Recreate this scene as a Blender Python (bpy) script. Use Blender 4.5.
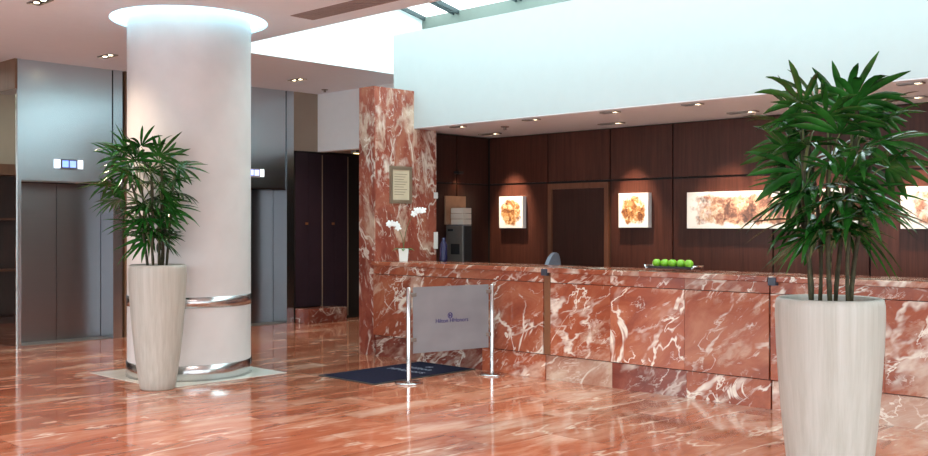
import bpy, bmesh, math, random
from mathutils import Vector, Matrix
PI = math.pi
for o in list(bpy.data.objects): bpy.data.objects.remove(o)
S = bpy.context.scene
C = S.collection

# ------------------------------------------------------------------ camera
cam = bpy.data.cameras.new('camera'); cam_o = bpy.data.objects.new('camera', cam); C.objects.link(cam_o)
cam.sensor_width = 36; cam.lens = 995 / 928 * 36; cam.shift_y = -2 / 928
cam.clip_start = 0.05; cam.clip_end = 100
cam_o.location = (0, 0, 1.6); cam_o.rotation_euler = (PI/2, 0, math.radians(43.623 - 90))
S.camera = cam_o

# ------------------------------------------------------------------ world, daylight, exposure
W = bpy.data.worlds.new('sky'); S.world = W; W.use_nodes = True
wn = W.node_tree.nodes; wl = W.node_tree.links
bg = wn['Background']; bg.inputs['Strength'].default_value = 4.5
geo = wn.new('ShaderNodeTexCoord'); sep = wn.new('ShaderNodeSeparateXYZ'); wr = wn.new('ShaderNodeValToRGB')
wl.new(geo.outputs['Generated'], sep.inputs[0]); wl.new(sep.outputs['Z'], wr.inputs[0]); wl.new(wr.outputs[0], bg.inputs['Color'])
wr.color_ramp.elements[0].position = 0.0; wr.color_ramp.elements[0].color = (0.29, 0.325, 0.35, 1)
wr.color_ramp.elements[1].position = 0.35; wr.color_ramp.elements[1].color = (0.75, 0.825, 0.865, 1)

def portal(name, loc, rot, sx, sy):
    l = bpy.data.lights.new(name, 'AREA'); l.shape = 'RECTANGLE'; l.size = sx; l.size_y = sy
    l.cycles.is_portal = True
    o = bpy.data.objects.new(name, l); C.objects.link(o); o.location = loc; o.rotation_euler = rot
    return o
SLOPE = 0.2
portal('skylight_daylight', (8.65, 3.9, 5.20), (0, math.atan(SLOPE), 0), 3.6, 13.8)
portal('window_daylight', (-2.97, 5.5, 1.95), (0, -PI/2, 0), 3.5, 15.0)
portal('added_window_daylight', (2.25, -2.97, 1.95), (PI/2, 0, 0), 8.5, 3.5)  # guides sky light through the side glazing added for brightness

vs = S.view_settings; vs.view_transform = 'Standard'; vs.look = 'None'; vs.gamma = 1; vs.use_curve_mapping = False
vs.exposure = 1.15

# ------------------------------------------------------------------ materials
def new_mat(name):
    m = bpy.data.materials.new(name); m.use_nodes = True
    nt = m.node_tree; b = nt.nodes['Principled BSDF']
    return m, nt, b
def plain(name, col, rough=0.5, metal=0.0, spec=0.5, noise=0.0, nscale=8.0):
    m, nt, b = new_mat(name)
    b.inputs['Roughness'].default_value = rough; b.inputs['Metallic'].default_value = metal
    b.inputs['Specular IOR Level'].default_value = spec
    tc = nt.nodes.new('ShaderNodeTexCoord'); n = nt.nodes.new('ShaderNodeTexNoise'); n.inputs['Scale'].default_value = nscale
    n.inputs['Detail'].default_value = 4
    r = nt.nodes.new('ShaderNodeValToRGB')
    k = noise
    r.color_ramp.elements[0].color = tuple(c*(1-k) for c in col) + (1,); r.color_ramp.elements[1].color = tuple(min(1, c*(1+k)) for c in col) + (1,)
    r.color_ramp.elements[0].position = .3; r.color_ramp.elements[1].position = .7
    nt.links.new(tc.outputs['Object'], n.inputs['Vector']); nt.links.new(n.outputs[0], r.inputs[0]); nt.links.new(r.outputs[0], b.inputs['Base Color'])
    return m
def emit(name, col, strength):
    m, nt, b = new_mat(name)
    b.inputs['Base Color'].default_value = (.8, .8, .8, 1)
    b.inputs['Emission Color'].default_value = col + (1,); b.inputs['Emission Strength'].default_value = strength
    return m
def mapping(nt, src, scale=(1, 1, 1), rot=(0, 0, 0)):
    mp = nt.nodes.new('ShaderNodeMapping'); mp.inputs['Scale'].default_value = scale; mp.inputs['Rotation'].default_value = rot
    nt.links.new(src, mp.inputs['Vector']); return mp.outputs[0]
def ramp(nt, src, stops):
    r = nt.nodes.new('ShaderNodeValToRGB'); e = r.color_ramp.elements
    while len(e) < len(stops): e.new(0.5)
    for i, (p, c) in enumerate(stops):
        e[i].position = p; e[i].color = (c if len(c) == 4 else c + (1,)) if isinstance(c, tuple) else (c, c, c, 1)
    nt.links.new(src, r.inputs[0]); return r.outputs[0]
def mixc(nt, fac, a, b, mode='MIX'):
    m = nt.nodes.new('ShaderNodeMix'); m.data_type = 'RGBA'; m.blend_type = mode
    for s, v in ((0, fac), (6, a), (7, b)):
        if hasattr(v, 'links'): nt.links.new(v, m.inputs[s])
        elif isinstance(v, tuple): m.inputs[s].default_value = v + (1,)
        else: m.inputs[s].default_value = v
    return m.outputs[2]
def math_(nt, op, a, b=0.0):
    m = nt.nodes.new('ShaderNodeMath'); m.operation = op
    for s, v in ((0, a), (1, b)):
        if hasattr(v, 'links'): nt.links.new(v, m.inputs[s])
        else: m.inputs[s].default_value = v
    return m.outputs[0]
def noise(nt, vec, scale, detail=5, rough=.6, dist=0.0, out=0):
    n = nt.nodes.new('ShaderNodeTexNoise'); n.inputs['Scale'].default_value = scale; n.inputs['Detail'].default_value = detail
    n.inputs['Roughness'].default_value = rough; n.inputs['Distortion'].default_value = dist
    nt.links.new(vec, n.inputs['Vector']); return n.outputs[out]
def voro_edge(nt, vec, scale):
    v = nt.nodes.new('ShaderNodeTexVoronoi'); v.feature = 'DISTANCE_TO_EDGE'; v.inputs['Scale'].default_value = scale
    nt.links.new(vec, v.inputs['Vector']); return v.outputs['Distance']
def warp(nt, vec, scale, amount):
    n = noise(nt, vec, scale, 4, .6, 0, 1)
    a = nt.nodes.new('ShaderNodeVectorMath'); a.operation = 'SUBTRACT'; nt.links.new(n, a.inputs[0]); a.inputs[1].default_value = (.5, .5, .5)
    s = nt.nodes.new('ShaderNodeVectorMath'); s.operation = 'SCALE'; nt.links.new(a.outputs[0], s.inputs[0]); s.inputs['Scale'].default_value = amount
    d = nt.nodes.new('ShaderNodeVectorMath'); d.operation = 'ADD'; nt.links.new(vec, d.inputs[0]); nt.links.new(s.outputs[0], d.inputs[1])
    return d.outputs[0]

def marble(name, vein=1.0, pale=.5, dark=(.22, .048, .028), mid=(.36, .092, .045), light=(.48, .175, .095), rough=.12, stretch=(1, .62, 1.25), rot=(.55, 0, 0)):
    m, nt, b = new_mat(name)
    g = nt.nodes.new('ShaderNodeNewGeometry'); oi = nt.nodes.new('ShaderNodeObjectInfo')
    off = nt.nodes.new('ShaderNodeVectorMath'); off.operation = 'SCALE'
    off.inputs[0].default_value = (37.1, 19.7, 53.3); nt.links.new(oi.outputs['Random'], off.inputs['Scale'])
    ad = nt.nodes.new('ShaderNodeVectorMath'); ad.operation = 'ADD'; nt.links.new(g.outputs['Position'], ad.inputs[0]); nt.links.new(off.outputs[0], ad.inputs[1])
    v = mapping(nt, mapping(nt, ad.outputs[0], (1, 1, 1), rot), stretch)
    base = ramp(nt, noise(nt, v, 2.6, 8, .65, .8), [(.3, dark), (.5, mid), (.7, light)])
    cl = ramp(nt, noise(nt, warp(nt, v, 2.0, .5), 1.9, 6, .62, .5), [(.55, 0.0), (.62, pale*.6), (.70, pale)])
    col = mixc(nt, cl, base, (.76, .60, .47))
    def ridge(scale, width, lo, hi, dist, seed):
        q = nt.nodes.new('ShaderNodeVectorMath'); q.operation = 'ADD'; nt.links.new(v, q.inputs[0]); q.inputs[1].default_value = (seed, seed*2.3, seed*.7)
        n = noise(nt, q.outputs[0], scale, 5, .55, dist)
        l = ramp(nt, math_(nt, 'ABSOLUTE', math_(nt, 'SUBTRACT', n, .5)), [(0.0, 1.0), (width*.4, .85), (width, 0.0)])
        mk = ramp(nt, noise(nt, q.outputs[0], scale*1.7, 4, .6), [(lo, 0.0), (hi, 1.0)])
        return math_(nt, 'MULTIPLY', l, mk)
    a1 = ridge(1.0, .013, .42, .54, .9, 1.7); a2 = ridge(1.7, .012, .47, .58, 1.1, 9.1); a3 = math_(nt, 'MULTIPLY', ridge(4.2, .014, .50, .62, .8, 5.3), .6)
    fat = ridge(.8, .032, .54, .64, .7, 14.2)
    cr = ramp(nt, voro_edge(nt, warp(nt, v, 1.8, .6), 1.5), [(0.0, .9), (.012, .7), (.028, 0.0)])
    cr = math_(nt, 'MULTIPLY', cr, ramp(nt, noise(nt, v, 2.3, 4, .6), [(.50, 0.0), (.60, 1.0)]))
    vv = math_(nt, 'MAXIMUM', math_(nt, 'MAXIMUM', a1, a2), math_(nt, 'MAXIMUM', math_(nt, 'MAXIMUM', a3, fat), cr))
    vv = math_(nt, 'MULTIPLY', vv, vein)
    col = mixc(nt, vv, col, (.86, .78, .68))
    tone = nt.nodes.new('ShaderNodeHueSaturation'); nt.links.new(col, tone.inputs['Color'])
    tv = math_(nt, 'ADD', math_(nt, 'MULTIPLY', oi.outputs['Random'], .3), .85); nt.links.new(tv, tone.inputs['Value'])
    nt.links.new(tone.outputs[0], b.inputs['Base Color'])
    b.inputs['Roughness'].default_value = rough; b.inputs['Specular IOR Level'].default_value = .35
    return m

def floor_marble():
    m, nt, b = new_mat('polished red marble floor')
    g = nt.nodes.new('ShaderNodeNewGeometry'); pos = g.outputs['Position']
    br = nt.nodes.new('ShaderNodeTexBrick'); nt.links.new(mapping(nt, pos, (1, 1, 1)), br.inputs['Vector'])
    br.offset = .5; br.inputs['Scale'].default_value = 1.0; br.inputs['Brick Width'].default_value = 1.2; br.inputs['Row Height'].default_value = .6
    br.inputs['Mortar Size'].default_value = .0022; br.inputs['Mortar Smooth'].default_value = 0
    br.inputs['Color1'].default_value = (0, 0, 0, 1); br.inputs['Color2'].default_value = (1, 1, 1, 1); br.inputs['Mortar'].default_value = (.5, .5, .5, 1)
    sh = nt.nodes.new('ShaderNodeVectorMath'); sh.operation = 'SCALE'; nt.links.new(br.outputs['Color'], sh.inputs[0]); sh.inputs['Scale'].default_value = 7.0
    ad = nt.nodes.new('ShaderNodeVectorMath'); ad.operation = 'ADD'; nt.links.new(pos, ad.inputs[0]); nt.links.new(sh.outputs[0], ad.inputs[1])
    v = mapping(nt, ad.outputs[0], (.45, 1.5, 1), (0, 0, .12))
    base = ramp(nt, noise(nt, v, 2.0, 8, .65, .7), [(.28, (.25, .062, .036)), (.48, (.40, .122, .064)), (.72, (.58, .28, .185))])
    cl = ramp(nt, noise(nt, warp(nt, v, 2.0, .4), 1.4, 6, .6, .4), [(.53, 0.0), (.72, .62)])
    col = mixc(nt, cl, base, (.80, .62, .50))
    vein = ramp(nt, voro_edge(nt, warp(nt, v, 2.2, .6), 2.2), [(0.0, .8), (.02, .45), (.05, 0.0)])
    vein = math_(nt, 'MULTIPLY', vein, ramp(nt, noise(nt, v, 2.2, 3), [(.48, 0.0), (.62, 1.0)]))
    col = mixc(nt, vein, col, (.82, .66, .54))
    val = math_(nt, 'ADD', math_(nt, 'MULTIPLY', br.outputs['Color'], .22), .88)
    hs = nt.nodes.new('ShaderNodeHueSaturation'); nt.links.new(col, hs.inputs['Color']); nt.links.new(val, hs.inputs['Value'])
    col = mixc(nt, math_(nt, 'MULTIPLY', br.outputs['Fac'], .45), hs.outputs[0], (.16, .06, .04))
    nt.links.new(col, b.inputs['Base Color'])
    rg = ramp(nt, noise(nt, pos, 3.0, 4), [(.3, .05), (.7, .11)]); nt.links.new(rg, b.inputs['Roughness'])
    b.inputs['IOR'].default_value = 1.55
    bp = nt.nodes.new('ShaderNodeBump'); bp.inputs['Strength'].default_value = .02; bp.inputs['Distance'].default_value = .02
    nt.links.new(noise(nt, pos, 1.6, 3), bp.inputs['Height']); nt.links.new(bp.outputs[0], b.inputs['Normal'])
    return m

def wood(name, dark, light, rough=.35, scale=1.0):
    m, nt, b = new_mat(name)
    g = nt.nodes.new('ShaderNodeNewGeometry')
    v = mapping(nt, g.outputs['Position'], (14*scale, 14*scale, .7*scale))
    n1 = noise(nt, v, 1.6, 6, .65, .6)
    n2 = noise(nt, mapping(nt, g.outputs['Position'], (90, 90, 2.5)), 1.0, 3, .6)
    n3 = noise(nt, mapping(nt, g.outputs['Position'], (1.2, 1.2, .4)), 1.0, 2)
    f = math_(nt, 'ADD', math_(nt, 'ADD', math_(nt, 'MULTIPLY', n1, .55), math_(nt, 'MULTIPLY', n2, .25)), math_(nt, 'MULTIPLY', n3, .3))
    nt.links.new(ramp(nt, f, [(.4, dark), (.7, light)]), b.inputs['Base Color'])
    b.inputs['Roughness'].default_value = rough; b.inputs['Specular IOR Level'].default_value = .25
    return m

def brushed(name, col, rough, horiz=True, aniso=.0):
    m, nt, b = new_mat(name)
    g = nt.nodes.new('ShaderNodeNewGeometry')
    sc = (.6, .6, 90) if horiz else (160, 160, 1.0)
    n = noise(nt, mapping(nt, g.outputs['Position'], sc), 1.0, 3, .6)
    nt.links.new(ramp(nt, n, [(.3, tuple(c*.985 for c in col)), (.7, tuple(min(1, c*1.015) for c in col))]), b.inputs['Base Color'])
    b.inputs['Roughness'].default_value = rough
    b.inputs['Metallic'].default_value = 1
    return m

def translucent_glass(name, col, trans, rough=.05):
    m, nt, b = new_mat(name); nt.nodes.remove(b)
    out = nt.nodes['Material Output']
    t = nt.nodes.new('ShaderNodeBsdfTransparent'); t.inputs[0].default_value = col + (1,)
    g = nt.nodes.new('ShaderNodeBsdfGlossy'); g.inputs['Roughness'].default_value = rough; g.inputs[0].default_value = (.9, .9, .9, 1)
    mx = nt.nodes.new('ShaderNodeMixShader'); mx.inputs[0].default_value = 1 - trans
    nt.links.new(t.outputs[0], mx.inputs[1]); nt.links.new(g.outputs[0], mx.inputs[2]); nt.links.new(mx.outputs[0], out.inputs[0])
    return m
def frosted(name):
    m, nt, b = new_mat(name)
    b.inputs['Base Color'].default_value = (.62, .62, .68, 1); b.inputs['Roughness'].default_value = .35
    b.inputs['Transmission Weight'].default_value = .5; b.inputs['IOR'].default_value = 1.1
    n = nt.nodes.new('ShaderNodeTexNoise'); n.inputs['Scale'].default_value = 3
    nt.links.new(ramp(nt, n.outputs[0], [(.3, (.34, .33, .36)), (.7, (.42, .41, .44))]), b.inputs['Base Color'])
    return m

def art(name, cy, cz, sx, sz, seed, panorama=False):
    """white canvas with a loose sepia wash in the middle"""
    m, nt, b = new_mat(name)
    g = nt.nodes.new('ShaderNodeTexCoord'); o = g.outputs['Object']
    sp = nt.nodes.new('ShaderNodeSeparateXYZ'); nt.links.new(o, sp.inputs[0])
    v = mapping(nt, o, (1, 1, 1), (0, 0, 0)); v2 = nt.nodes.new('ShaderNodeVectorMath'); v2.operation = 'ADD'
    nt.links.new(v, v2.inputs[0]); v2.inputs[1].default_value = (seed*3.1, seed*5.7, seed*1.3); v = v2.outputs[0]
    if panorama:
        top = ramp(nt, sp.outputs['Z'], [(0, 1.0), (1, 1.0)])
        d = math_(nt, 'DIVIDE', math_(nt, 'ABSOLUTE', sp.outputs['Z']), sz*.5)
        d2 = math_(nt, 'DIVIDE', math_(nt, 'ABSOLUTE', sp.outputs['Y']), sx*.5)
        d = math_(nt, 'MAXIMUM', d, math_(nt, 'MULTIPLY', d2, .94))
    else:
        yy = math_(nt, 'DIVIDE', sp.outputs['Y'], sx*.5); zz = math_(nt, 'DIVIDE', sp.outputs['Z'], sz*.5)
        d = math_(nt, 'SQRT', math_(nt, 'ADD', math_(nt, 'MULTIPLY', yy, yy), math_(nt, 'MULTIPLY', zz, zz)))
    dn = math_(nt, 'ADD', d, math_(nt, 'MULTIPLY', math_(nt, 'SUBTRACT', noise(nt, v, 9, 4), .5), .9))
    mask = ramp(nt, dn, [(.72, 1.0), (.86, 0.0)]) if not panorama else ramp(nt, dn, [(.66, .95), (.84, 0.0)])
    wash = ramp(nt, noise(nt, warp(nt, v, 6, .25), 9 if not panorama else 6, 7, .7, 1.0),
                [(.34, (.08, .02, .01)), (.44, (.33, .11, .03)), (.52, (.62, .32, .11)), (.60, (.85, .68, .45)), (.70, (.93, .90, .84))]
                if not panorama else
                [(.36, (.06, .02, .014)), (.45, (.22, .085, .055)), (.5, (.45, .19, .12)), (.56, (.62, .42, .26)), (.68, (.93, .90, .84))])
    nt.links.new(mixc(nt, mask, (.93, .92, .89), wash), b.inputs['Base Color'])
    b.inputs['Roughness'].default_value = .6
    return m

M = {}
M['floor'] = floor_marble()
M['marble'] = marble('red marble with white veins', 1.0, .62)
M['marble_pillar'] = marble('red marble pillar', .75, .75, (.17, .038, .026), (.30, .075, .05), (.42, .16, .10), .14, (1.3, 1.3, .7), (.15, .2, 0))
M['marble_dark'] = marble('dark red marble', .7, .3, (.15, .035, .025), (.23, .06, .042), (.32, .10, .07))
M['marble_pale'] = marble('pale marble', .9, .95, (.34, .12, .075), (.50, .27, .19), (.64, .50, .40))
M['white_marble'] = plain('white marble inlay', (.74, .72, .66), .1, 0, .5, .05, 4)
M['ceiling'] = plain('matte ceiling paint', (.86, .88, .93), .9, 0, .2, .01)
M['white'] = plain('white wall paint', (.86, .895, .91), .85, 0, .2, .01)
M['soffit'] = plain('white wall paint dimmed for skylight', (.52, .555, .565), .85, 0, .2, .01)  # same white paint, darkened so the strongly skylit soffit keeps its tone
M['beige'] = plain('beige wall', (.55, .50, .42), .8, 0, .2, .05, 2)
M['plaster'] = plain('polished pinkish plaster', (.66, .615, .605), .45, 0, .35, .06, 2.5)
M['wood'] = wood('dark wenge veneer', (.042, .013, .0085), (.098, .032, .021), .38)
M['wood_door'] = wood('darker door veneer', (.026, .009, .007), (.058, .021, .015), .4)
M['wood_brown'] = wood('brown veneer', (.16, .085, .05), (.24, .13, .08), .4)
M['wood_trim'] = wood('brown trim veneer', (.13, .05, .028), (.20, .08, .045), .35)
M['taupe'] = plain('taupe lacquer panel', (.36, .28, .22), .45, 0, .4, .04, 3)
M['lacquer'] = plain('dark aubergine lacquer', (.030, .018, .027), .35, 0, .25, .1, 3)
M['gap'] = plain('dark gap', (.012, .008, .007), .8)
M['steel'] = brushed('brushed stainless steel', (.56, .62, .67), .24)
M['steel_door'] = brushed('brushed steel door', (.25, .24, .25), .28, True)
M['steel_band'] = brushed('polished steel band', (.56, .56, .57), .22)
M['chrome'] = plain('chrome', (.58, .57, .57), .12, 1, .5, .02)
M['mirror'] = plain('dark tinted mirror', (.52, .47, .42), .03, 1, .5, .02)
M['pot'], nt_, b_ = new_mat('ivory ribbed planter')
tc_ = nt_.nodes.new('ShaderNodeTexCoord')
n_ = noise(nt_, mapping(nt_, tc_.outputs['Object'], (38, 38, .5)), 1.0, 4, .6)
nt_.links.new(ramp(nt_, n_, [(.3, (.40, .365, .315)), (.7, (.49, .455, .41))]), b_.inputs['Base Color']); b_.inputs['Roughness'].default_value = .5
bp_ = nt_.nodes.new('ShaderNodeBump'); bp_.inputs['Strength'].default_value = .35; bp_.inputs['Distance'].default_value = .01
nt_.links.new(n_, bp_.inputs['Height']); nt_.links.new(bp_.outputs[0], b_.inputs['Normal'])
M['soil'] = plain('dark soil', (.03, .022, .016), .95, 0, .2, .4, 40)
M['cane'] = plain('palm cane', (.05, .042, .02), .7, 0, .3, .5, 30)
M['leaf'] = plain('palm leaf', (.016, .092, .012), .26, 0, .5, .6, 7)
M['leaf_orchid'] = plain('orchid leaf', (.05, .20, .04), .4, 0, .5, .2, 9)
M['petal'] = plain('white petal', (.88, .87, .86), .6, 0, .3, .03, 20)
M['ceramic'] = plain('white glazed ceramic', (.82, .82, .80), .2, 0, .5, .02)
M['stem'] = plain('green brown stem', (.14, .16, .06), .6, 0, .3, .2, 20)
M['apple'] = plain('green apple skin', (.19, .44, .02), .28, 0, .5, .12, 12)
M['navy'] = plain('navy mat pile', (.012, .012, .028), .95, 0, .1, .35, 60)
M['navy_edge'] = plain('black rubber edge', (.010, .010, .012), .7)
M['ink'] = plain('navy ink', (.030, .020, .16), .5)
M['mat_ink'] = plain('pale grey pile', (.22, .22, .27), .9)
M['frost'] = frosted('frosted glass')
M['sky_glass'] = translucent_glass('tinted skylight glass', (.68, .80, .77), .93)
M['win_glass'] = translucent_glass('clear window glass', (.95, .97, .97), .94)
M['beam'] = plain('grey green beam', (.17, .19, .17), .6, 0, .3, .03)
M['bar'] = plain('dark skylight bar', (.03, .045, .05), .5)
M['black'] = plain('black plastic', (.015, .015, .017), .5)
M['bracket'] = plain('dark blue grey bracket', (.035, .042, .065), .4)
M['copper'] = plain('bronze joint strip', (.22, .085, .035), .4, .2, .5, .1, 10)
M['grey_fabric'] = plain('blue grey fabric', (.27, .32, .40), .9, 0, .2, .08, 30)
M['grey_metal'] = plain('grey coated metal', (.16, .15, .155), .45, 0, .5, .05)
M['paper'] = plain('white paper', (.60, .50, .43), .7, 0, .2, .03)
M['cork'] = plain('tan board', (.34, .20, .13), .8, 0, .2, .12, 8)
M['notice'] = plain('cream notice sheet', (.68, .56, .40), .6, 0, .3, .04, 6)
M['frame'] = plain('bronze notice frame', (.33, .24, .17), .35, .4, .5, .05)
M['canvas'] = plain('white canvas edge', (.92, .91, .89), .6, 0, .3, .01)
M['trim'] = plain('brushed fitting', (.28, .25, .23), .35, .7, .5, .05)
M['vent'] = plain('taupe vent', (.33, .25, .23), .7, 0, .3, .05)
M['lamp'] = emit('warm lamp glow', (1.0, .80, .52), 6)
M['cove'] = emit('cool cove strip', (.36, .82, 1.0), 26)
M['screen'] = emit('blue display', (.05, .22, .95), .9)
M['pale_screen'] = emit('pale lit key', (.75, .88, 1.0), .8)
M['exit'] = emit('amber lit fitting', (1.0, .75, .30), 2.0)
M['panel_light'] = emit('ceiling light panel', (.9, 1.0, .92), 3.0)
M['blue_plastic'] = plain('blue plastic', (.012, .012, .06), .4)

# ------------------------------------------------------------------ mesh helpers
def bx(bm, x0, x1, y0, y1, z0, z1, bevel=0.0):
    r = bmesh.ops.create_cube(bm, size=1.0)
    vsx = r['verts']
    for v in vsx:
        v.co = Vector((x0 + (v.co.x+.5)*(x1-x0), y0 + (v.co.y+.5)*(y1-y0), z0 + (v.co.z+.5)*(z1-z0)))
    if bevel > 0:
        es = list({e for v in vsx for e in v.link_edges})
        bmesh.ops.bevel(bm, geom=es, offset=bevel, segments=2, affect='EDGES', profile=.5)
def lathe(bm, prof, n=48, c=(0, 0, 0), cap0=False, cap1=False):
    rings = []
    for r, z in prof:
        rings.append([bm.verts.new((c[0]+r*math.cos(2*PI*i/n), c[1]+r*math.sin(2*PI*i/n), c[2]+z)) for i in range(n)])
    for a, b in zip(rings, rings[1:]):
        for i in range(n):
            f = bm.faces.new((a[i], a[(i+1) % n], b[(i+1) % n], b[i])); f.smooth = True
    if cap0: bm.faces.new(list(reversed(rings[0])))
    if cap1: bm.faces.new(rings[-1])
    return rings
def tube(bm, pts, rad, n=8, cap=True):
    rings = []
    pts = [Vector(p) for p in pts]
    for i, p in enumerate(pts):
        t = (pts[min(i+1, len(pts)-1)] - pts[max(i-1, 0)]).normalized()
        u = t.cross(Vector((0, 0, 1)) if abs(t.z) < .9 else Vector((1, 0, 0))).normalized(); w = t.cross(u)
        r = rad[i] if isinstance(rad, (list, tuple)) else rad
        rings.append([bm.verts.new(p + u*r*math.cos(2*PI*k/n) + w*r*math.sin(2*PI*k/n)) for k in range(n)])
    for a, b in zip(rings, rings[1:]):
        for k in range(n):
            f = bm.faces.new((a[k], a[(k+1) % n], b[(k+1) % n], b[k])); f.smooth = True
    if cap:
        bm.faces.new(list(reversed(rings[0]))); bm.faces.new(rings[-1])
def ellipsoid(bm, c, r, seg=16, rings=10, rot=None):
    res = bmesh.ops.create_uvsphere(bm, u_segments=seg, v_segments=rings, radius=1)
    for v in res['verts']:
        p = Vector((v.co.x*r[0], v.co.y*r[1], v.co.z*r[2]))
        if rot is not None: p = rot @ p
        v.co = p + Vector(c)
        for f in v.link_faces: f.smooth = True
def obj(name, bm, mat, parent=None, loc=None):
    me = bpy.data.meshes.new(name)
    bmesh.ops.recalc_face_normals(bm, faces=bm.faces)
    bm.to_mesh(me); bm.free()
    me.materials.append(M[mat] if isinstance(mat, str) else mat)
    o = bpy.data.objects.new(name, me); C.objects.link(o)
    if parent: o.parent = parent
    if loc: o.location = loc
    return o
def tag(o, label, cat, group=None):
    o['label'] = label; o['category'] = cat
    if group: o['group'] = group
    return o
def thing(name, label, cat, loc=(0, 0, 0), rotz=0, group=None):
    o = bpy.data.objects.new(name, None); C.objects.link(o); o.empty_display_size = .1
    o.location = loc; o.rotation_euler = (0, 0, rotz)
    return tag(o, label, cat, group)
def struct(name, bm, mat, parent=None):
    o = obj(name, bm, mat, parent)
    if not parent: o['kind'] = 'structure'
    return o
def B(): return bmesh.new()
def box(name, mat, dims, parent=None, bevel=0.0):
    bm = B(); bx(bm, *dims, bevel=bevel); return obj(name, bm, mat, parent)
def sbox(name, mat, dims):
    bm = B(); bx(bm, *dims); return struct(name, bm, mat)
def copy_thing(root, loc, label=None, rotz=None):
    r = root.copy(); C.objects.link(r); r.location = loc
    if rotz is not None: r.rotation_euler = (0, 0, rotz)
    if label: r['label'] = label
    for ch in list(root.children):
        c = ch.copy(); C.objects.link(c); c.parent = r
        for g in list(ch.children):
            d = g.copy(); C.objects.link(d); d.parent = c
    return r
def text_mesh(name, s, size, mat, parent, matrix, depth=.001, align='CENTER'):
    cu = bpy.data.curves.new(name, 'FONT'); cu.body = s; cu.size = size; cu.align_x = align; cu.align_y = 'CENTER'; cu.extrude = depth
    t = bpy.data.objects.new(name, cu); C.objects.link(t)
    bpy.context.view_layer.update()
    me = bpy.data.meshes.new_from_object(t.evaluated_get(bpy.context.evaluated_depsgraph_get()))
    bpy.data.objects.remove(t); bpy.data.curves.remove(cu)
    me.materials.clear(); me.materials.append(M[mat]); me.transform(matrix)
    o = bpy.data.objects.new(name, me); C.objects.link(o); o.parent = parent
    return o

# ------------------------------------------------------------------ the setting
CEIL = 3.82; CE_X = 6.93; CE_Y = 10.78; SOF_X = 8.8; SOF_B = 2.85; SOF_T = 4.10; BACK = 10.5; EL_Y = 13.35
COL = (5.78, 9.63); COL_R = .65; HALO_R = .83
sbox('floor', 'floor', (-3.0, 14.5, -3.0, 17.4, -.15, 0))

def ceiling_mesh():
    bm = B(); N = 64; T = .05
    cx, cy = COL; h = 1.1
    x0, x1, y0, y1 = cx-h, cx+h, cy-h, cy+h
    for q in ((-3, x0, -3, 17.4), (x0, x1, -3, y0), (x0, x1, y1, EL_Y+.5), (x1, CE_X, -3, CE_Y), (x1, 14.5, CE_Y, EL_Y+.5), (x0, 14.5, EL_Y+.5, 17.4)):
        bx(bm, *q, CEIL, CEIL+T)
    angs = sorted({2*PI*i/N for i in range(N)} | {PI/4 + PI/2*i for i in range(4)})
    L = []
    for a in angs:
        dx, dy = math.cos(a), math.sin(a); k = h/max(abs(dx), abs(dy))
        L.append([bm.verts.new(p) for p in ((cx+dx*k, cy+dy*k, CEIL), (cx+dx*HALO_R, cy+dy*HALO_R, CEIL), (cx+dx*HALO_R, cy+dy*HALO_R, CEIL+T), (cx+dx*k, cy+dy*k, CEIL+T))])
    for p, q in zip(L, L[1:] + L[:1]):
        for i in range(3): bm.faces.new((p[i], q[i], q[i+1], p[i+1]))
    return bm
struct('ceiling', ceiling_mesh(), 'ceiling')

# cove above the round opening
bm = B(); lathe(bm, [(HALO_R+.001, CEIL+.05), (HALO_R+.20, CEIL+.05), (HALO_R+.20, CEIL+.34), (COL_R, CEIL+.34)], 64, (COL[0], COL[1], 0))
struct('ceiling_cove', bm, 'white')

# atrium: fascia over the ceiling edges, far wall, upstand, beam
bm = B(); bx(bm, CE_X-.06, CE_X, -3, CE_Y, CEIL+.05, 5.55); struct('wall_atrium', bm, 'white')
bm = B()
zt = lambda x: 4.74 + SLOPE*(BACK-.1-x)
vs_ = [(CE_X-.06, CE_Y, CEIL+.05), (BACK, CE_Y, CEIL+.05), (BACK, CE_Y, zt(BACK)), (CE_X-.06, CE_Y, zt(CE_X-.06))]
f = [bm.verts.new(v) for v in vs_]; g_ = [bm.verts.new((v[0], v[1]+.12, v[2])) for v in vs_]
bm.faces.new(f); bm.faces.new(list(reversed(g_)))
for i in range(4): bm.faces.new((f[i], g_[i], g_[(i+1) % 4], f[(i+1) % 4]))
struct('wall_atrium_end', bm, 'white')
sbox('wall_upstand', 'white', (BACK-.02, BACK+.2, -3, CE_Y, SOF_T, 4.56))
sbox('trim_1', 'beam', (BACK-.10, BACK+.2, -3, CE_Y, 4.56, 4.73))

# reception soffit
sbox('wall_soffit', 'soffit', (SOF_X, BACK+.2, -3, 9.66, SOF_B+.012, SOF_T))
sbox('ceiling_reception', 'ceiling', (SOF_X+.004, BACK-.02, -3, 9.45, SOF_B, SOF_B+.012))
# bulkhead over the passage and passage ceiling
sbox('wall_bulkhead', 'white', (BACK-.05, BACK+.12, 9.66, EL_Y+.14, SOF_B, CEIL))
sbox('wall_bulkhead_upper', 'white', (BACK-.02, BACK+.12, 9.66, CE_Y, CEIL, SOF_T))
sbox('ceiling_passage', 'taupe', (BACK+.12, 13.75, 9.70, EL_Y+.2, SOF_B+.01, SOF_B+.1))
sbox('wall_passage_side', 'wood_door', (BACK+.2, 13.75, 9.58, 9.70, 0, SOF_B+.1))
sbox('wall_passage_end', 'gap', (13.6, 13.75, 9.7, EL_Y, 0, SOF_B))

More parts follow.
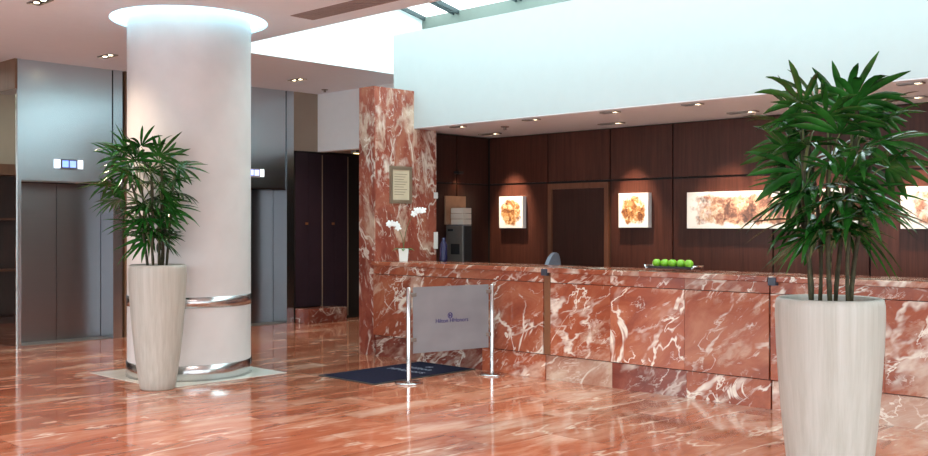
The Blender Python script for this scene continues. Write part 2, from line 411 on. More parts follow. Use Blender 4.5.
# reception back wall: veneer panels over a dark backing
bm = B(); bx(bm, BACK+.02, BACK+.2, -3, 9.7, 0, SOF_B); struct('wall_reception', bm, 'gap')
joints = [9.50, 8.44, 7.42, 6.50, 5.20, 4.12, 3.0, 1.9, .8, -.4, -1.6, -2.95]
bm = B(); g = .011
for a, b in zip(joints, joints[1:]):
    bx(bm, BACK-.005, BACK+.03, b+g, a-g, 2.195, SOF_B-.01)
    if abs(a-8.44) > .01:
        bx(bm, BACK-.005, BACK+.03, b+g, a-g, .1, 2.17)
struct('trim_2', bm, 'wood')
# side wall beside the pillar
bm = B(); bx(bm, 9.21, BACK+.02, 9.54, 9.66, 0, SOF_B); struct('wall_return', bm, 'gap')
bm = B()
for x0, x1 in ((9.2, 9.83), (9.85, BACK-.01)):
    bx(bm, x0+.005, x1-.005, 9.52, 9.545, 2.195, SOF_B-.01); bx(bm, x0+.005, x1-.005, 9.52, 9.545, .1, 2.17)
struct('trim_3', bm, 'wood_door')
# door
d1 = struct('door_1', (lambda b: (bx(b, BACK-.0, BACK+.03, 7.50, 8.36, .02, 2.09), b)[1])(B()), 'wood_door')
bm = B()
bx(bm, BACK-.03, BACK+.03, 8.36, 8.425, .02, 2.165); bx(bm, BACK-.03, BACK+.03, 7.435, 7.50, .02, 2.165); bx(bm, BACK-.03, BACK+.03, 7.50, 8.36, 2.09, 2.165)
obj('casing', bm, 'wood_trim', d1)
bm = B(); tube(bm, [(BACK-.07, 7.58, 1.0), (BACK-.07, 7.72, 1.0)], .01); tube(bm, [(BACK+.01, 7.58, 1.0), (BACK-.07, 7.58, 1.0)], .012)
obj('door_handle', bm, 'chrome', d1)

# elevator wall
sbox('wall_elevator', 'wood_brown', (6.98, 8.36, EL_Y+.03, EL_Y+.2, 0, CEIL))
sbox('wall_shaft', 'gap', (5.46, 9.95, EL_Y+.55, EL_Y+.7, 0, CEIL))
# side of the lift block: brown header above a tinted mirror
sbox('wall_mirror', 'mirror', (5.432, 5.45, EL_Y+.02, 17.2, 0.0, 3.42))
sbox('wall_header', 'wood_brown', (5.425, 5.45, EL_Y+.02, 17.2, 3.42, CEIL))
# to the right of the second lift
sbox('wall_panelled', 'taupe', (9.96, BACK-.05, EL_Y+.02, EL_Y+.14, SOF_B, CEIL))
bm = B(); bx(bm, 9.96, 13.6, EL_Y+.06, EL_Y+.2, 0, SOF_B+.02); struct('wall_lacquer', bm, 'gap')

# outer shell behind the camera and the rear lobby
sbox('wall_far', 'beige', (-3.0, 5.6, 17.2, 17.4, 0, CEIL))
bm = B(); bx(bm, -3.15, 14.5, -3.15, -3.0, 0, .2); bx(bm, -3.15, 14.5, -3.15, -3.0, 3.7, 5.6); bx(bm, -3.15, -2.0, -3.15, -3.0, .2, 3.7); bx(bm, 6.5, 14.5, -3.15, -3.0, .2, 3.7)
struct('wall_right', bm, 'beige')
bm = B(); bx(bm, -3.15, -3.0, -3.0, 17.4, 0, .2); bx(bm, -3.15, -3.0, -3.0, 17.4, 3.7, CEIL)
bx(bm, -3.15, -3.0, 13.0, 17.4, .2, 3.7); bx(bm, -3.15, -3.0, -3.0, -2.0, .2, 3.7)
struct('wall_left', bm, 'beige')
bm = B()
for k in range(8): bx(bm, -3.1, -3.02, -2.0 + 14.94*k/7, -1.94 + 14.94*k/7, .2, 3.7)
w1 = struct('window_1', bm, 'grey_metal')
box('pane', 'win_glass', (-3.065, -3.055, -2.0, 13.0, .2, 3.7), w1)
bm = B()
for k in range(5): bx(bm, -2.0 + 8.44*k/4, -1.94 + 8.44*k/4, -3.1, -3.02, .2, 3.7)
w3 = struct('added_window', bm, 'grey_metal')  # unseen side glazing, added to bring more daylight into the lobby
box('pane', 'win_glass', (-2.0, 6.5, -3.065, -3.055, .2, 3.7), w3)

# skylight: frame bars and glass sloping up from the beam
bm = B()
def bar(y, w=.035, h=.06):
    x0, x1 = CE_X, BACK-.08
    p = [(x0, y, zt(x0)), (x1, y, zt(x1)), (x1, y, zt(x1)-h), (x0, y, zt(x0)-h)]
    a = [bm.verts.new((q[0], q[1]-w/2, q[2])) for q in p]; b = [bm.verts.new((q[0], q[1]+w/2, q[2])) for q in p]
    bm.faces.new(a); bm.faces.new(list(reversed(b)))
    for i in range(4): bm.faces.new((a[i], b[i], b[(i+1) % 4], a[(i+1) % 4]))
for y in [10.73] + [10.12 - 1.2*k for k in range(11)]:
    bar(y)
    if y < 10.5: bar(y-.09)
bar_o = struct('window_2', bm, 'bar')
bm = B(); q = [bm.verts.new(v) for v in ((CE_X, -3, zt(CE_X)), (BACK-.08, -3, zt(BACK-.08)), (BACK-.08, CE_Y, zt(BACK-.08)), (CE_X, CE_Y, zt(CE_X)))]
bm.faces.new(q); bmesh.ops.solidify(bm, geom=list(bm.faces), thickness=.012)
obj('pane', bm, 'sky_glass', bar_o)

# dark display unit in the rear lobby, seen in the mirror
t = thing('display_cabinet', 'dark wooden display cabinet mirrored beside the left lift', 'cabinet', (3.4, 16.85, 0))
bm = B(); bx(bm, -1.8, 1.8, .3, .34, 0, 2.5); bx(bm, -1.8, -1.76, -.1, .3, 0, 2.5); bx(bm, 1.76, 1.8, -.1, .3, 0, 2.5); bx(bm, -1.8, 1.8, -.1, .3, 0, .1)
obj('body', bm, 'wood_door', t)
box('cornice', 'wood_brown', (-1.82, 1.82, -.12, .34, 2.44, 2.62), t)
for z in (.85, 1.7): box('shelf', 'wood_trim', (-1.76, 1.76, -.08, .3, z, z+.03), t)

# ------------------------------------------------------------------ pillar and column
PX0, PX1, PY0, PY1, PTOP = 8.12, 9.2, 9.27, 9.555, 3.33
t = thing('marble_pillar', 'square red marble pillar rising at the far end of the reception counter', 'pillar', (PX0, PY0, 0))
w, d = PX1-PX0, PY1-PY0
bm = B(); bx(bm, .02, w, .02, d, 0, SOF_B-.002); bx(bm, .02, SOF_X-PX0-.002, .02, d, SOF_B-.002, PTOP-.001); obj('core', bm, 'marble_dark', t)
box('side_cladding', 'marble_pillar', (0, .02, 0, d, 0, PTOP), t)
bm = B(); bx(bm, .0205, w, 0, .02, 0, SOF_B-.002); bx(bm, .0205, SOF_X-PX0-.002, 0, .02, SOF_B-.002, PTOP); obj('front_cladding', bm, 'marble_pillar', t)

t = thing('round_column', 'thick round pinkish plaster column glowing at the ceiling behind the slender planter', 'column', (COL[0], COL[1], 0))
bm = B(); lathe(bm, [(COL_R, 0), (COL_R, CEIL+.34)], 96); obj('shaft', bm, 'plaster', t)
bm = B(); lathe(bm, [(COL_R, .003), (COL_R+.012, .003), (COL_R+.012, .16), (COL_R, .165)], 96); obj('base_ring', bm, 'steel_band', t)
bm = B(); lathe(bm, [(COL_R, .755), (COL_R+.008, .755), (COL_R+.008, .865), (COL_R, .865)], 96); obj('band', bm, 'steel_band', t)
t = tag(box('light_strip', 'cove', (-.01, .01, -.01, .01, 0, .01)), 'glowing ring light in the ceiling cove around the round column', 'light')
bm = B(); lathe(bm, [(HALO_R+.13, 0), (HALO_R+.18, 0), (HALO_R+.18, .03), (HALO_R+.13, .03), (HALO_R+.13, 0)], 64); me = t.data; bm.to_mesh(me); bm.free()
t.location = (COL[0], COL[1], CEIL+.052); t.name = 'cove_light'
sq = sbox('floor_inlay', 'white_marble', (5.03, 6.52, 8.88, 10.42, 0, .003))

# ------------------------------------------------------------------ lifts
def lift(x0, label):
    t = thing('elevator_portal', label, 'elevator', (x0, EL_Y, 0), 0, 'lifts behind the round column')
    w = 1.48
    box('jamb', 'steel', (0, .05, 0, .5, .0, CEIL-.003), t)
    box('jamb', 'steel', (w-.14, w, 0, .5, .0, CEIL-.003), t)
    box('header', 'steel', (.05, w-.15, .02, .5, 2.20, CEIL-.003), t)
    bm = B(); bx(bm, .05, w-.14, .42, .46, 0, 2.2); bx(bm, w-.15, w-.14, .05, .46, 2.2, CEIL-.003); obj('reveal', bm, 'gap', t)
    for a, b in ((.055, w/2-.05), (w/2-.044, w-.145)): box('door', 'steel_door', (a, b, .38, .41, .008, 2.19), t)
    box('lintel_edge', 'chrome', (.05, w-.15, .015, .022, 2.19, 2.215), t)
    box('sill', 'trim', (.05, w-.14, .02, .5, 0.0, .006), t)
    p = box('indicator', 'pale_screen', (.50, .90, .006, .022, 2.39, 2.51), t)
    box('bezel', 'grey_metal', (.58, .82, .0, .012, 2.375, 2.515), p)
    for a, b in ((.605, .69), (.71, .795)): box('digit_window', 'screen', (a, b, -.005, .004, 2.405, 2.495), p)
    return t
l1 = lift(5.45, 'brushed steel lift doorway left of the round column, nearest the left edge')
copy_thing(l1, (8.46, EL_Y, 0), 'brushed steel lift doorway partly hidden behind the right side of the round column')

# dark lacquer doors beyond the second lift
for k, (x, lab) in enumerate(((10.0, 'dark lacquered door with a small brass pull, next to the right lift'), (10.56, 'dark lacquered door deeper in the passage beside the marble pillar'))):
    t = thing('lacquered_door', lab, 'door', (x, EL_Y, 0), 0, 'dark doors in the passage')
    bm = B()
    for a, b in ((0, .265), (.272, .545)): bx(bm, a, b, .03, .058, .26 if k == 0 else .02, SOF_B-.03)
    obj('panel', bm, 'lacquer', t)
    box('pull', 'copper', (.2, .245, .01, .03, 1.62, 1.66), t)
    box('edge_trim', 'frame', (.545, .556, .015, .058, .05, SOF_B-.05), t)
t = tag(box('marble_step', 'marble_dark', (9.97, 10.78, 13.0, EL_Y+.0, 0, .24), bevel=.006), 'low dark red marble step in front of the dark passage doors', 'step')
t = thing('passage_light', 'small amber lit fitting under the white bulkhead in the dark passage', 'light', (10.75, 12.6, SOF_B+.008))
box('body', 'trim', (-.16, .16, -.06, .06, -.06, 0), t); box('diffuser', 'exit', (-.13, .13, -.04, .04, -.066, -.058), t)

# ------------------------------------------------------------------ reception counter
def counter_unit(y0, y1, label, npan, plinths, strip, joint=True):
    t = thing('reception_counter', label, 'counter', (8.1, y0, 0), 0, 'reception counter sections')
    L = y1 - y0
    box('carcass', 'wood_door', (.07, .62, .01, L-.01, .02, 1.10), t)
    w = L/npan
    for i in range(npan):
        box('front_panel', 'marble', (.0, .05, i*w+.0012, (i+1)*w-.0012, .262, 1.008), t, .002)
        box('fascia', 'marble', (.004, .05, i*w+.001, (i+1)*w-.001, 1.014, 1.112), t)
    n = len(plinths)
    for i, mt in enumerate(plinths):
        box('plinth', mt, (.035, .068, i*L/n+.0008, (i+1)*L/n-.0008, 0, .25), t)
    box('countertop', 'marble', (-.035, .50, .0, L, 1.115, 1.165), t, .006)
    box('rear_ledge', 'marble_dark', (.50, .64, .0, L, 1.10, 1.1645), t, .004)
    if strip:
        box('joint_strip', 'copper', (-.004, .045, L-.085, L-.004, .262, 1.11), t)
    if joint: box('bracket', 'bracket', (-.055, .03, L-.072, L-.001, 1.085, 1.155), t, .004)
    return t
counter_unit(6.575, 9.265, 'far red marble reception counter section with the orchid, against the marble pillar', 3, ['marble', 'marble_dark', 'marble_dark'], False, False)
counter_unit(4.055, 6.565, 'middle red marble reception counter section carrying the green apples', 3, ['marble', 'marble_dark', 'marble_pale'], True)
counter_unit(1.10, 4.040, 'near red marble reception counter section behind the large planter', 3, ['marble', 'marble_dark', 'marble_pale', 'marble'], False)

# ------------------------------------------------------------------ pictures on the back wall
def picture(y0, y1, z0, z1, seed, label, pano=False):
    cy, cz = (y0+y1)/2, (z0+z1)/2
    t = thing('wall_picture', label, 'picture', (BACK-.006, cy, cz), 0, 'canvases on the wall behind the counter')
    w, h = y1-y0, z1-z0
    box('canvas', 'canvas', (-.075, 0, -w/2, w/2, -h/2, h/2), t, .003)
    m = art('sepia wash %d' % seed, 0, 0, w, h, seed, pano)
    box('printed_face', m, (-.078, -.074, -w/2+.004, w/2-.004, -h/2+.004, h/2-.004), t)
    return t
picture(8.82, 9.25, 1.57, 2.01, 1, 'small square canvas with golden brown wash, left of the dark door')
picture(6.80, 7.24, 1.58, 2.01, 2, 'small square canvas with brown swirl, right of the dark door')
picture(4.22, 6.26, 1.57, 2.00, 3, 'long horizontal sepia canvas behind the large palm', True)
picture(2.00, 3.78, 1.57, 2.00, 4, 'long sepia canvas at the right edge, partly beyond the large palm', True)

# framed notice on the pillar
t = thing('framed_notice', 'cream notice in a bronze frame hung on the marble pillar', 'notice', (8.555, PY0-.002, 2.12))
bm = B(); bx(bm, -.185, .185, -.025, 0, -.235, -.19); bx(bm, -.185, .185, -.025, 0, .19, .235); bx(bm, -.185, -.145, -.025, 0, -.19, .19); bx(bm, .145, .185, -.025, 0, -.19, .19)
obj('frame', bm, 'frame', t); sh = box('sheet', 'notice', (-.145, .145, -.012, 0, -.19, .19), t)
bm = B()
for i in range(9): bx(bm, -.11, .11 - .03*((i*7) % 3), -.0135, -.012, .13-.032*i, .137-.032*i)
obj('printed_lines', bm, 'frame', sh)

# ------------------------------------------------------------------ queue barrier with frosted panel
BY = 7.30
def barrier():
    t = thing('glass_barrier', 'frosted glass barrier panel between two chrome posts in front of the counter', 'barrier', (6.93, 7.38, 0), math.atan2(-.22, 1.02))
    for x in (0, 1.043):
        bm = B(); lathe(bm, [(.0001, .03), (.03, .028), (.06, .022), (.134, .018), (.144, .010), (.144, 0)], 40, (x, 0, 0), cap1=True)
        obj('base', bm, 'chrome', t)
        bm = B(); lathe(bm, [(.024, .022), (.024, .965), (.018, .975), (.0001, .976)], 24, (x, 0, 0))
        p = obj('post', bm, 'chrome', t)
        sgn = 1 if x == 0 else -1
        for z in (.90, .44):
            bm = B(); bx(bm, min(x, x+sgn*.085), max(x, x+sgn*.085), -.016, .016, z-.02, z+.02, .004); obj('clamp', bm, 'trim', p)
    gl = box('glass_panel', 'frost', (.05, .993, -.006, .006, .30, .975), t, .002)
    mt = Matrix.Translation((.50, -.0075, .615)) @ Matrix.Rotation(PI/2, 4, 'X')
    text_mesh('lettering', 'Hilton', .062, 'ink', gl, Matrix.Translation((.475, -.0075, .615)) @ Matrix.Rotation(PI/2, 4, 'X'), .0012, 'RIGHT')
    text_mesh('lettering', 'HHonors', .062, 'ink', gl, Matrix.Translation((.492, -.0075, .615)) @ Matrix.Rotation(PI/2, 4, 'X'), .0012, 'LEFT')
    bm = B()
    cx, cz = .50, .668
    n = 28
    for r0, r1 in ((.024, .031),):
        a = [[bm.verts.new((cx+r*math.cos(2*PI*i/n), -.0075, cz+r*math.sin(2*PI*i/n))) for i in range(n)] for r in (r0, r1)]
        for i in range(n): bm.faces.new((a[0][i], a[0][(i+1) % n], a[1][(i+1) % n], a[1][i]))
    bx(bm, cx-.016, cx-.008, -.0085, -.0065, cz-.018, cz+.018); bx(bm, cx+.008, cx+.016, -.0085, -.0065, cz-.018, cz+.018); bx(bm, cx-.008, cx+.008, -.0085, -.0065, cz-.004, cz+.004)
    obj('emblem', bm, 'ink', gl)
barrier()

t = thing('floor_mat', 'navy entrance mat with pale lettering on the floor before the counter', 'mat', (7.38, 8.00, 0))
box('rubber_edge', 'navy_edge', (-.76, .74, -.44, .46, 0, .007), t, .002)
pile = box('pile', 'navy', (-.72, .70, -.40, .42, .004, .012), t, .002)
mt = Matrix.Translation((.30, .0, .0125)) @ Matrix.Rotation(-PI/2, 4, 'Z')
text_mesh('lettering', 'Hilton', .15, 'mat_ink', pile, mt, .0008)
text_mesh('lettering', 'HHonors', .15, 'mat_ink', pile, Matrix.Translation((.10, .0, .0125)) @ Matrix.Rotation(-PI/2, 4, 'Z'), .0008)
bm = B(); cx, cy = .45, 0
a = [[bm.verts.new((cx+r*math.cos(2*PI*i/24), cy+r*math.sin(2*PI*i/24), .0131)) for i in range(24)] for r in (.036, .046)]
for i in range(24): bm.faces.new((a[0][i], a[0][(i+1) % 24], a[1][(i+1) % 24], a[1][i]))
bx(bm, cx-.026, cx+.026, .010, .021, .0124, .0132); bx(bm, cx-.026, cx+.026, -.021, -.010, .0124, .0132); bx(bm, cx-.006, cx+.006, -.011, .011, .0124, .0132)
obj('emblem', bm, 'mat_ink', pile)

# ------------------------------------------------------------------ potted palms
def leaflet(bm, base, d, up, L, wd, droop, rnd):
    """pleated strip leaf starting at base along d, folded like a V, bending under its own weight"""
    d = d.normalized(); side = d.cross(up).normalized(); nrm = side.cross(d).normalized()
    n = 6; prev = None
    for i in range(n+1):
        s = i/n
        w = wd*(.35 + 1.0*min(1, s*3.2))*(1 if s < .65 else max(.10, 1-((s-.65)/.36)**1.6)) * .75
        p = base + d*(L*s*(1-.12*droop*s)) + Vector((0, 0, -1))*(droop*L*.55*s*s) + nrm*(.02*L*math.sin(s*PI))
        c = bm.verts.new(p - nrm*w*.18); a = bm.verts.new(p + side*w*.5 + nrm*w*.08); b = bm.verts.new(p - side*w*.5 + nrm*w*.08)
        if prev:
            for f in ((prev[0], c, a, prev[1]), (prev[2], b, c, prev[0])):
                f = bm.faces.new(f); f.smooth = True
        prev = (c, a, b)
def palm(seed, loc, label, H, spread, fronds, ncane, leafL, leafW, keep_off=None, lean_to=(0, 0)):
    rnd = random.Random(seed)
    t = thing('potted_palm', label, 'plant', loc, 0, 'palms in tall ivory planters')
    prof = [(.0001, 0), (.155, 0), (.168, .012), (.185, .12), (.213, .32), (.238, .55), (.258, .78), (.270, .98), (.275, 1.12), (.275, 1.185), (.268, 1.215), (.256, 1.222), (.247, 1.215), (.243, 1.19), (.240, 1.16)]
    bm = B()
    n = 96; rings = []
    for r, z in prof:
        ring = []
        for i in range(n):
            rr = r*(1 + (.0035 if i % 2 else -.0035) * (1 if .05 < z < 1.18 and r > .17 else 0))
            ring.append(bm.verts.new((rr*math.cos(2*PI*i/n), rr*math.sin(2*PI*i/n), z)))
        rings.append(ring)
    for a, b in zip(rings, rings[1:]):
        for i in range(n):
            f = bm.faces.new((a[i], a[(i+1) % n], b[(i+1) % n], b[i])); f.smooth = True
    obj('planter', bm, 'pot', t)
    bm = B(); lathe(bm, [(.0001, 1.178), (.12, 1.182), (.246, 1.172)], 48); obj('soil', bm, 'soil', t)
    # canes
    tops = []
    for k in range(ncane):
        a = 2*PI*k/ncane + rnd.uniform(-.3, .3); r0 = rnd.uniform(.03, .12); h = rnd.uniform(.72, .98)*(H-1.2)
        lean = rnd.uniform(.03, .16)*spread
        pts = [Vector((r0*math.cos(a) + lean*s*s*math.cos(a) + .012*math.sin(5*s+k), r0*math.sin(a) + lean*s*s*math.sin(a) + .012*math.cos(4*s+k), 1.17 + h*s)) for s in [i/8 for i in range(9)]]
        bm = B(); tube(bm, pts, [rnd.uniform(.009, .013)*(1 + .18*(i % 2)) for i in range(9)], 8); obj('cane', bm, 'cane', t)
        tops.append(pts)
    bm = B(); bp = B()
    for k, (az, z, r, tilt, size) in enumerate(fronds):
        az += rnd.uniform(-.12, .12)
        out = Vector((math.cos(az), math.sin(az), 0))
        hub = out*r + Vector((lean_to[0]*(z-1.2), lean_to[1]*(z-1.2), z))
        # nearest cane carries the petiole
        best = min(tops, key=lambda P: (P[-1].xy - hub.xy*.45).length + rnd.uniform(0, .08))
        i = min(range(9), key=lambda j: abs(best[j].z - (z - .16 - .25*r)))
        st = best[i]
        md = (st + hub)/2 + Vector((0, 0, .05))
        tube(bp, [st, (st*.5 + md*.5) + Vector((0, 0, .02)), md, (md*.45+hub*.55) + Vector((0, 0, .012)), hub], [.0055, .005, .0045, .004, .0035], 5)
        fwd = (out*math.cos(tilt) + Vector((0, 0, 1))*math.sin(tilt)).normalized()
        sd = fwd.cross(Vector((0, 0, 1))).normalized(); nr = sd.cross(fwd).normalized()
        roll = rnd.uniform(-.9, .9); sd, nr = sd*math.cos(roll)+nr*math.sin(roll), nr*math.cos(roll)-sd*math.sin(roll)
        nl = rnd.choice((8, 9, 10, 11)); fan = rnd.uniform(1.25, 1.9)
        for j in range(nl):
            th = -fan + 2*fan*j/(nl-1) + rnd.uniform(-.06, .06)
            dd = fwd*math.cos(th) + sd*math.sin(th)
            L = leafL*size*(1 - .24*abs(th)/fan)*rnd.uniform(.86, 1.1)
            leaflet(bm, hub + dd*.012, dd, nr, L, leafW*rnd.uniform(.8, 1.15), rnd.uniform(.15, .75), rnd)
    if keep_off:                                    # leaves bend round the column they grow against
        for b in (bm, bp):
            for v in b.verts:
                d = Vector((v.co.x + loc[0] - keep_off[0], v.co.y + loc[1] - keep_off[1]))
                if d.length < keep_off[2]:
                    q = d.normalized()*(keep_off[2] + .12*(keep_off[2]-d.length)); v.co.x += q.x - d.x; v.co.y += q.y - d.y
    obj('foliage', bm, 'leaf', t); obj('petioles', bp, 'stem', t)
    return t
def rnd_fronds(seed, n, zlo, zhi, rad):
    r = random.Random(seed); out = []
    for k in range(n):
        u = (k+.5)/n; z = zlo + (zhi-zlo)*u
        out.append((k*2.399 + r.uniform(-.3, .3), z, rad(u)*r.uniform(.35, 1.1), r.uniform(-.35, .45) + .8*max(0, u-.5)/.5, r.uniform(.8, 1.2)))
    return out
radA = lambda u: (.06 + .27*min(1, u*1.5))*(1 if u < .75 else 1-.5*(u-.75)/.25)
palm(51, (5.14, 2.23, 0), 'large potted palm in a tall ivory planter in the right foreground before the counter', 2.3, 1.0,
     rnd_fronds(17, 46, 1.52, 2.27, radA), 7, .33, .038)
palm(21, (5.01, 8.94, 0), 'potted palm in a slender ivory planter standing against the round column', 2.3, 1.0,
     rnd_fronds(11, 50, 1.44, 2.38, radA), 7, .33, .034, (COL[0], COL[1], COL_R + .025), (-.10, .105))

# ------------------------------------------------------------------ orchid on the counter
t = thing('potted_orchid', 'white orchid in a small white square pot on the counter by the pillar', 'orchid', (8.30, 8.93, 1.165))
bm = B(); lathe(bm, [(.0001, 0), (.064, 0), (.070, .01), (.086, .15), (.086, .16), (.076, .16), (.074, .135), (.0001, .135)], 4)
for f in bm.faces: f.smooth = False
obj('pot', bm, 'ceramic', t)
bm = B()
for a, L in ((.3, .16), (1.6, .14), (2.7, .19), (3.9, .15), (5.2, .18), (5.9, .13)):
    leaflet(bm, Vector((0, 0, .14)), Vector((math.cos(a), math.sin(a), .55)), Vector((0, 0, 1)), L, .05, .9, None)
obj('leaves', bm, 'leaf_orchid', t)
# flowers follow two arching stems: one to the left, one to the right of the picture
du = Vector((-.69, .724, 0))   # to the left as seen from the lobby
def stem_pts(sgn, reach, top): return [Vector((0, 0, .13)) + du*sgn*reach*(s**1.8) + Vector((0, 0, top*(1-(1-s)**1.7) - .10*max(0, s-.7)**2*4)) for s in [i/10 for i in range(11)]]
for sgn, reach, top, fl in ((1, .17, .36, (.62, .74, .86, .96, 1.0)), (-1, .24, .52, (.66, .76, .86, .95))):
    P = stem_pts(sgn, reach, top)
    bm = B(); tube(bm, P, .004, 6); st = obj('stem', bm, 'stem', t)
    for q, s in enumerate(fl):
        i = min(10, int(round(s*10))); c = P[i] + Vector((-.02, -.02, .012*(q % 2)))
        bm = B(); rot0 = Matrix.Rotation(math.radians(225), 3, 'Z') @ Matrix.Rotation(math.radians(75 + 10*(q % 3)), 3, 'Y')
        for k in range(5):
            a = 2*PI*k/5 + .3*q; rr = .024 if k % 2 else .021
            ellipsoid(bm, c + rot0 @ Vector((rr*math.cos(a), rr*math.sin(a), 0)), (.022, .015, .004), 10, 6, rot0 @ Matrix.Rotation(a, 3, 'Z'))
        ellipsoid(bm, c + rot0 @ Vector((0, 0, .008)), (.007, .007, .008), 8, 6)
        obj('flower', bm, 'petal', st)

# ------------------------------------------------------------------ apples on a tray
t = thing('apple_tray', 'low grey metal tray holding green apples on the middle counter', 'tray', (8.36, 5.17, 1.1655))
bm = B(); bx(bm, -.09, .09, -.24, .24, .022, .034, .004); bx(bm, -.09, -.078, -.24, .24, .034, .046); bx(bm, .078, .09, -.24, .24, .034, .046)
obj('platter', bm, 'black', t)
for s in (-1, 1):
    bm = B(); tube(bm, [(-.085, s*.25, .010), (-.085, s*.27, .05), (.085, s*.27, .05), (.085, s*.25, .010)], .009, 8); bx(bm, -.08, .08, min(s*.20, s*.262), max(s*.20, s*.262), .026, .036); obj('handle', bm, 'chrome', t)
where = ['leftmost', 'second from the left', 'middle', 'second from the right', 'rightmost']
proto = None
for k in range(5):
    loc = (8.345 + .006*(k % 2), 5.17 + .178 - .089*k, 1.1655 + .034)
    lab = {0: 'green apple at the left end of the row on the counter tray', 1: 'green apple second from the left in the row on the tray', 2: 'green apple in the middle of the row on the counter tray', 3: 'green apple second from the right in the row on the tray', 4: 'green apple at the right end of the row on the counter tray'}[k]
    if k == 0:
        proto = a = thing('apple', lab, 'apple', loc, 0, 'green apples on the tray')
        bm = B(); prof = []
        for i in range(17):
            th = PI*i/16; r = .0435*math.sin(th)*(1+.06*math.cos(th)) + .00005; z = .041 - .041*math.cos(th) - (.010*math.exp(-(r/.012)**2) if i > 8 else 0) + (.004*math.exp(-(r/.012)**2) if i <= 8 else 0)
            prof.append((r, z))
        lathe(bm, prof, 24); obj('flesh', bm, 'apple', a)
        bm = B(); tube(bm, [(0, 0, .068), (.002, 0, .08), (.006, 0, .09)], .0018, 6); obj('stalk', bm, 'cane', a)
    else:
        copy_thing(proto, loc, lab, k*1.1)

# ------------------------------------------------------------------ behind the counter
t = thing('office_chair', 'blue grey rounded office chair behind the counter by the dark door', 'chair', (9.81, 7.48, 0), 1.8)
for k in range(5):
    a = 2*PI*k/5; bm = B(); tube(bm, [(.03*math.cos(a), .03*math.sin(a), .10), (.28*math.cos(a), .28*math.sin(a), .07)], [.025, .016], 8)
    lg = obj('base_leg', bm, 'black', t); bm = B(); ellipsoid(bm, (.29*math.cos(a), .29*math.sin(a), .032), (.03, .03, .032)); obj('castor', bm, 'black', lg)
bm = B(); tube(bm, [(0, 0, .08), (0, 0, .46)], .025, 12); obj('gas_lift', bm, 'chrome', t)
bm = B(); bx(bm, -.24, .24, -.24, .24, .45, .53, .035); obj('seat', bm, 'grey_fabric', t)
bm = B(); n = 20
ring = [(.21*math.cos(2*PI*i/n), .29*math.sin(2*PI*i/n)) for i in range(n)]
fr = [bm.verts.new((.235 + .03*(abs(p[0])/.2)**2, p[0], .98 + p[1])) for p in ring]; bk = [bm.verts.new((.285 + .03*(abs(p[0])/.2)**2, p[0], .98 + p[1])) for p in ring]
bm.faces.new(fr); bm.faces.new(list(reversed(bk)))
for i in range(n): bm.faces.new((fr[i], bk[i], bk[(i+1) % n], fr[(i+1) % n]))
obj('backrest', bm, 'grey_fabric', t)
bm = B(); tube(bm, [(.1, 0, .47), (.27, 0, .47), (.30, 0, .85)], .018, 8); obj('back_bracket', bm, 'black', t)

t = thing('office_cabinet', 'slim grey office cabinet standing in the dark corner behind the counter', 'cabinet', (9.665, 9.31, 0))
box('body', 'grey_metal', (-.075, .085, -.155, .16, 0, 1.62), t, .005)
box('door', 'trim', (-.087, -.075, -.15, .155, .10, 1.60), t, .003)
box('side_panel', 'black', (-.07, .08, -.165, -.155, .10, 1.60), t, .003)
box('vent_slot', 'black', (-.091, -.086, .02, .12, 1.53, 1.56), t); box('display', 'black', (-.091, -.086, -.10, .06, 1.22, 1.36), t)
t = thing('paper_stack', 'stack of white trays and paper on top of the slim grey cabinet', 'paper', (9.675, 9.27, 1.621))
for k in range(3): box('tray', 'paper', (-.08-.006*(k % 2), .08, -.11, .12, .001+.075*k, .070+.075*k), t, .004)
tag(box('pin_board', 'cork', (9.60, 10.0, 9.495, 9.518, 1.62, 2.01)), 'tan pin board on the dark wall above the slim grey cabinet', 'board')
t = tag(B() and box('water_bottle', 'blue_plastic', (0, .01, 0, .01, 0, .01)), 'dark blue bottle standing on the counter ledge before the slim grey cabinet', 'bottle')
bm = B(); lathe(bm, [(.0001, 0), (.045, 0), (.047, .02), (.047, .20), (.02, .26), (.018, .29), (.0001, .29)], 20); bm.to_mesh(t.data); bm.free()
t.location = (8.66, 8.60, 1.165)

# ------------------------------------------------------------------ ceiling fittings
def spot(parent, loc, target, power, size, col=(1, .80, .58), blend=.8, rad=.04):
    l = bpy.data.lights.new('lamp_light', 'SPOT'); l.energy = power; l.spot_size = math.radians(size); l.spot_blend = blend; l.color = col; l.shadow_soft_size = rad
    o = bpy.data.objects.new('lamp_light', l); C.objects.link(o); o.parent = parent; o.location = loc
    o.rotation_euler = (Vector(target) - Vector(loc)).to_track_quat('-Z', 'Y').to_euler()
    return o
def downlight(x, y, z, label, power, size, aim=(0, 0, -1), long=.24, wide=.11, group='ceiling downlights', lobby=False):
    t = thing('ceiling_downlight', label, 'light', (x, y, z), 0, group)
    bm = B(); h = .014
    bx(bm, -wide/2, wide/2, -long/2, -long/2+.012, -h, 0); bx(bm, -wide/2, wide/2, long/2-.012, long/2, -h, 0)
    bx(bm, -wide/2, -wide/2+.012, -long/2+.012, long/2-.012, -h, 0); bx(bm, wide/2-.012, wide/2, -long/2+.012, long/2-.012, -h, 0)
    obj('frame', bm, 'trim', t)
    box('recess', 'black', (-wide/2+.012, wide/2-.012, -long/2+.012, long/2-.012, -.004, 0), t)
    for s in (-1, 1):
        bm = B(); lathe(bm, [(.0001, -.010), (.022, -.010), (.029, -.004)], 20, (0, s*long*.24, 0)); obj('lamp', bm, 'black' if group != 'ceiling downlights' and s > 0 else 'lamp', t)
    for am in (aim if isinstance(aim, list) else [aim]):
        if power: spot(t, (0, 0, -.03), am, power, size, (1, .92, .84) if lobby else (1, .80, .58))
    return t
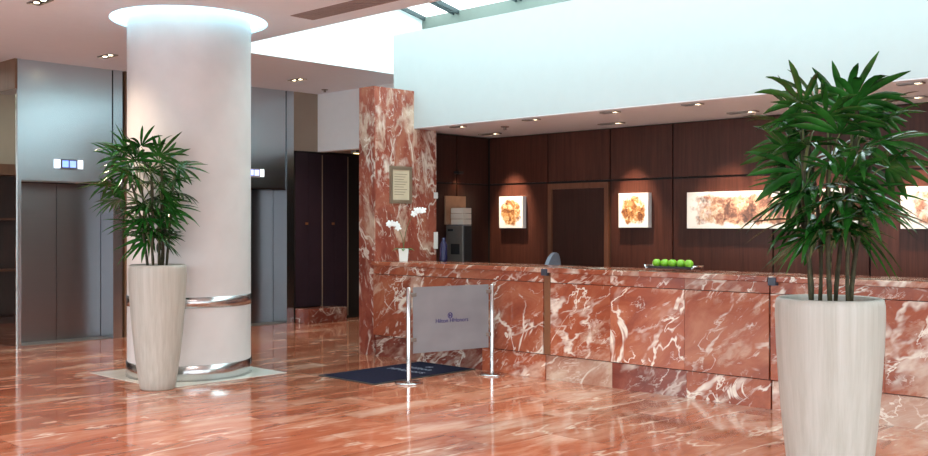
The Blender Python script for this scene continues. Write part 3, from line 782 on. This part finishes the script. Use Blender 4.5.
downlight(6.18, 12.30, CEIL, 'twin downlight in the ceiling in front of the left lift', 100, 70, (0, 0, -1), .32, .13)
downlight(9.17, 12.23, CEIL, 'twin downlight in the ceiling in front of the right lift', 130, 110, (0, 0, -1), .32, .13)
downlight(4.22, 9.80, CEIL, 'twin downlight at the top edge of the photo, left of the glowing column', 110, 110, (0, -.1, -1), .32, .13)
downlight(6.3, 6.2, CEIL, 'twin downlight in the lobby ceiling nearer the camera', 100, 46, (.2, .05, -1), .32, .13, lobby=True)
downlight(4.22, 6.3, CEIL, 'added twin downlight brightening the middle of the lobby floor, out of view', 140, 110, (-.1, 0, -1), .32, .13, lobby=True)  # unseen fitting, added to brighten the lobby floor
downlight(2.6, 4.2, CEIL, 'added twin downlight brightening the lobby floor closest to the camera, out of view', 120, 110, (0, .1, -1), .32, .13, lobby=True)  # another added lamp out of view, lifting the light on the near floor
rowlab = ['far left end', 'second from the left', 'third from the left', 'fourth from the left', 'fifth from the left, above the palm', 'sixth from the left, at the right edge']
for k, y in enumerate((8.66, 7.47, 6.35, 5.33, 4.25, 3.17)):
    downlight(8.98, y, SOF_B, 'front row soffit downlight over the counter, ' + rowlab[k], 14, 70, (-.1, 0, -1), .22, .09, 'front row soffit downlights')
rl = ['above the small golden canvas', 'above the small swirl canvas', 'above the long canvas behind the palm', 'above the canvas at the right edge']
for k, (y, pw, aims) in enumerate(((9.03, 100, [(.47, 0, -1.08)]), (7.04, 90, [(.47, -.01, -1.08)]), (5.30, 85, [(.47, .62, -1.08), (.47, .0, -1.08), (.47, -.72, -1.08)]), (3.55, 85, [(.47, .0, -1.08), (.47, -.7, -1.08), (.47, -1.2, -1.08)]))):
    downlight(9.98, y, SOF_B, 'rear row soffit downlight ' + rl[k], pw, 46 if k < 2 else 42, aims, .34, .10, 'rear row soffit downlights')
t = thing('ceiling_spotlight', 'small warm spotlight high on the dark wall above the pin board', 'light', (9.83, 9.515, 2.33))
box('body', 'black', (-.05, .05, -.09, 0, -.015, .02), t); spot(t, (0, -.06, -.03), (0, -.03, -1), 3, 100, (1, .6, .3))
for k, (x, y, z, lab) in enumerate(((10.15, 12.8, CEIL, 'small round sprinkler rose in the ceiling by the white bulkhead'), (9.4, 8.25, SOF_B, 'small round sprinkler rose in the reception soffit'))):
    bm = B(); lathe(bm, [(.055, 0), (.05, -.012), (.02, -.016), (.018, -.04), (.03, -.042), (.0001, -.044)], 24); t = obj('sprinkler', bm, 'trim', loc=(x, y, z)); tag(t, lab, 'sprinkler', 'sprinklers')
t = thing('ceiling_vent', 'long taupe slot vent in the lobby ceiling right of the column', 'vent', (6.48, 7.56, CEIL))
box('backing', 'vent', (-.15, .15, -1.0, 1.0, -.006, 0), t)
bm = B()
for x in (-.11, -.055, 0, .055, .10): bx(bm, x, x+.012, -.98, .98, -.012, -.005)
obj('slats', bm, 'vent', t)
for k, x in enumerate((2.2, 3.2, 4.2)):
    tag(box('light_panel', 'panel_light', (x, x+.6, 15.6, 16.2, CEIL-.02, CEIL), bevel=.003), 'square ceiling light panel of the rear lobby, seen in the mirror', 'light', 'rear lobby light panels')
# small white plates on the edge of the pillar
for k, (z0, z1, lab) in enumerate(((1.96, 2.04, 'small white plate high on the pillar edge'), (1.30, 1.52, 'narrow white plate low on the pillar edge beside the orchid'))):
    tag(box('white_plate', 'ceramic', (9.15, 9.22, PY0-.012, PY0, z0, z1), bevel=.003), lab, 'switch', 'plates on the pillar edge')
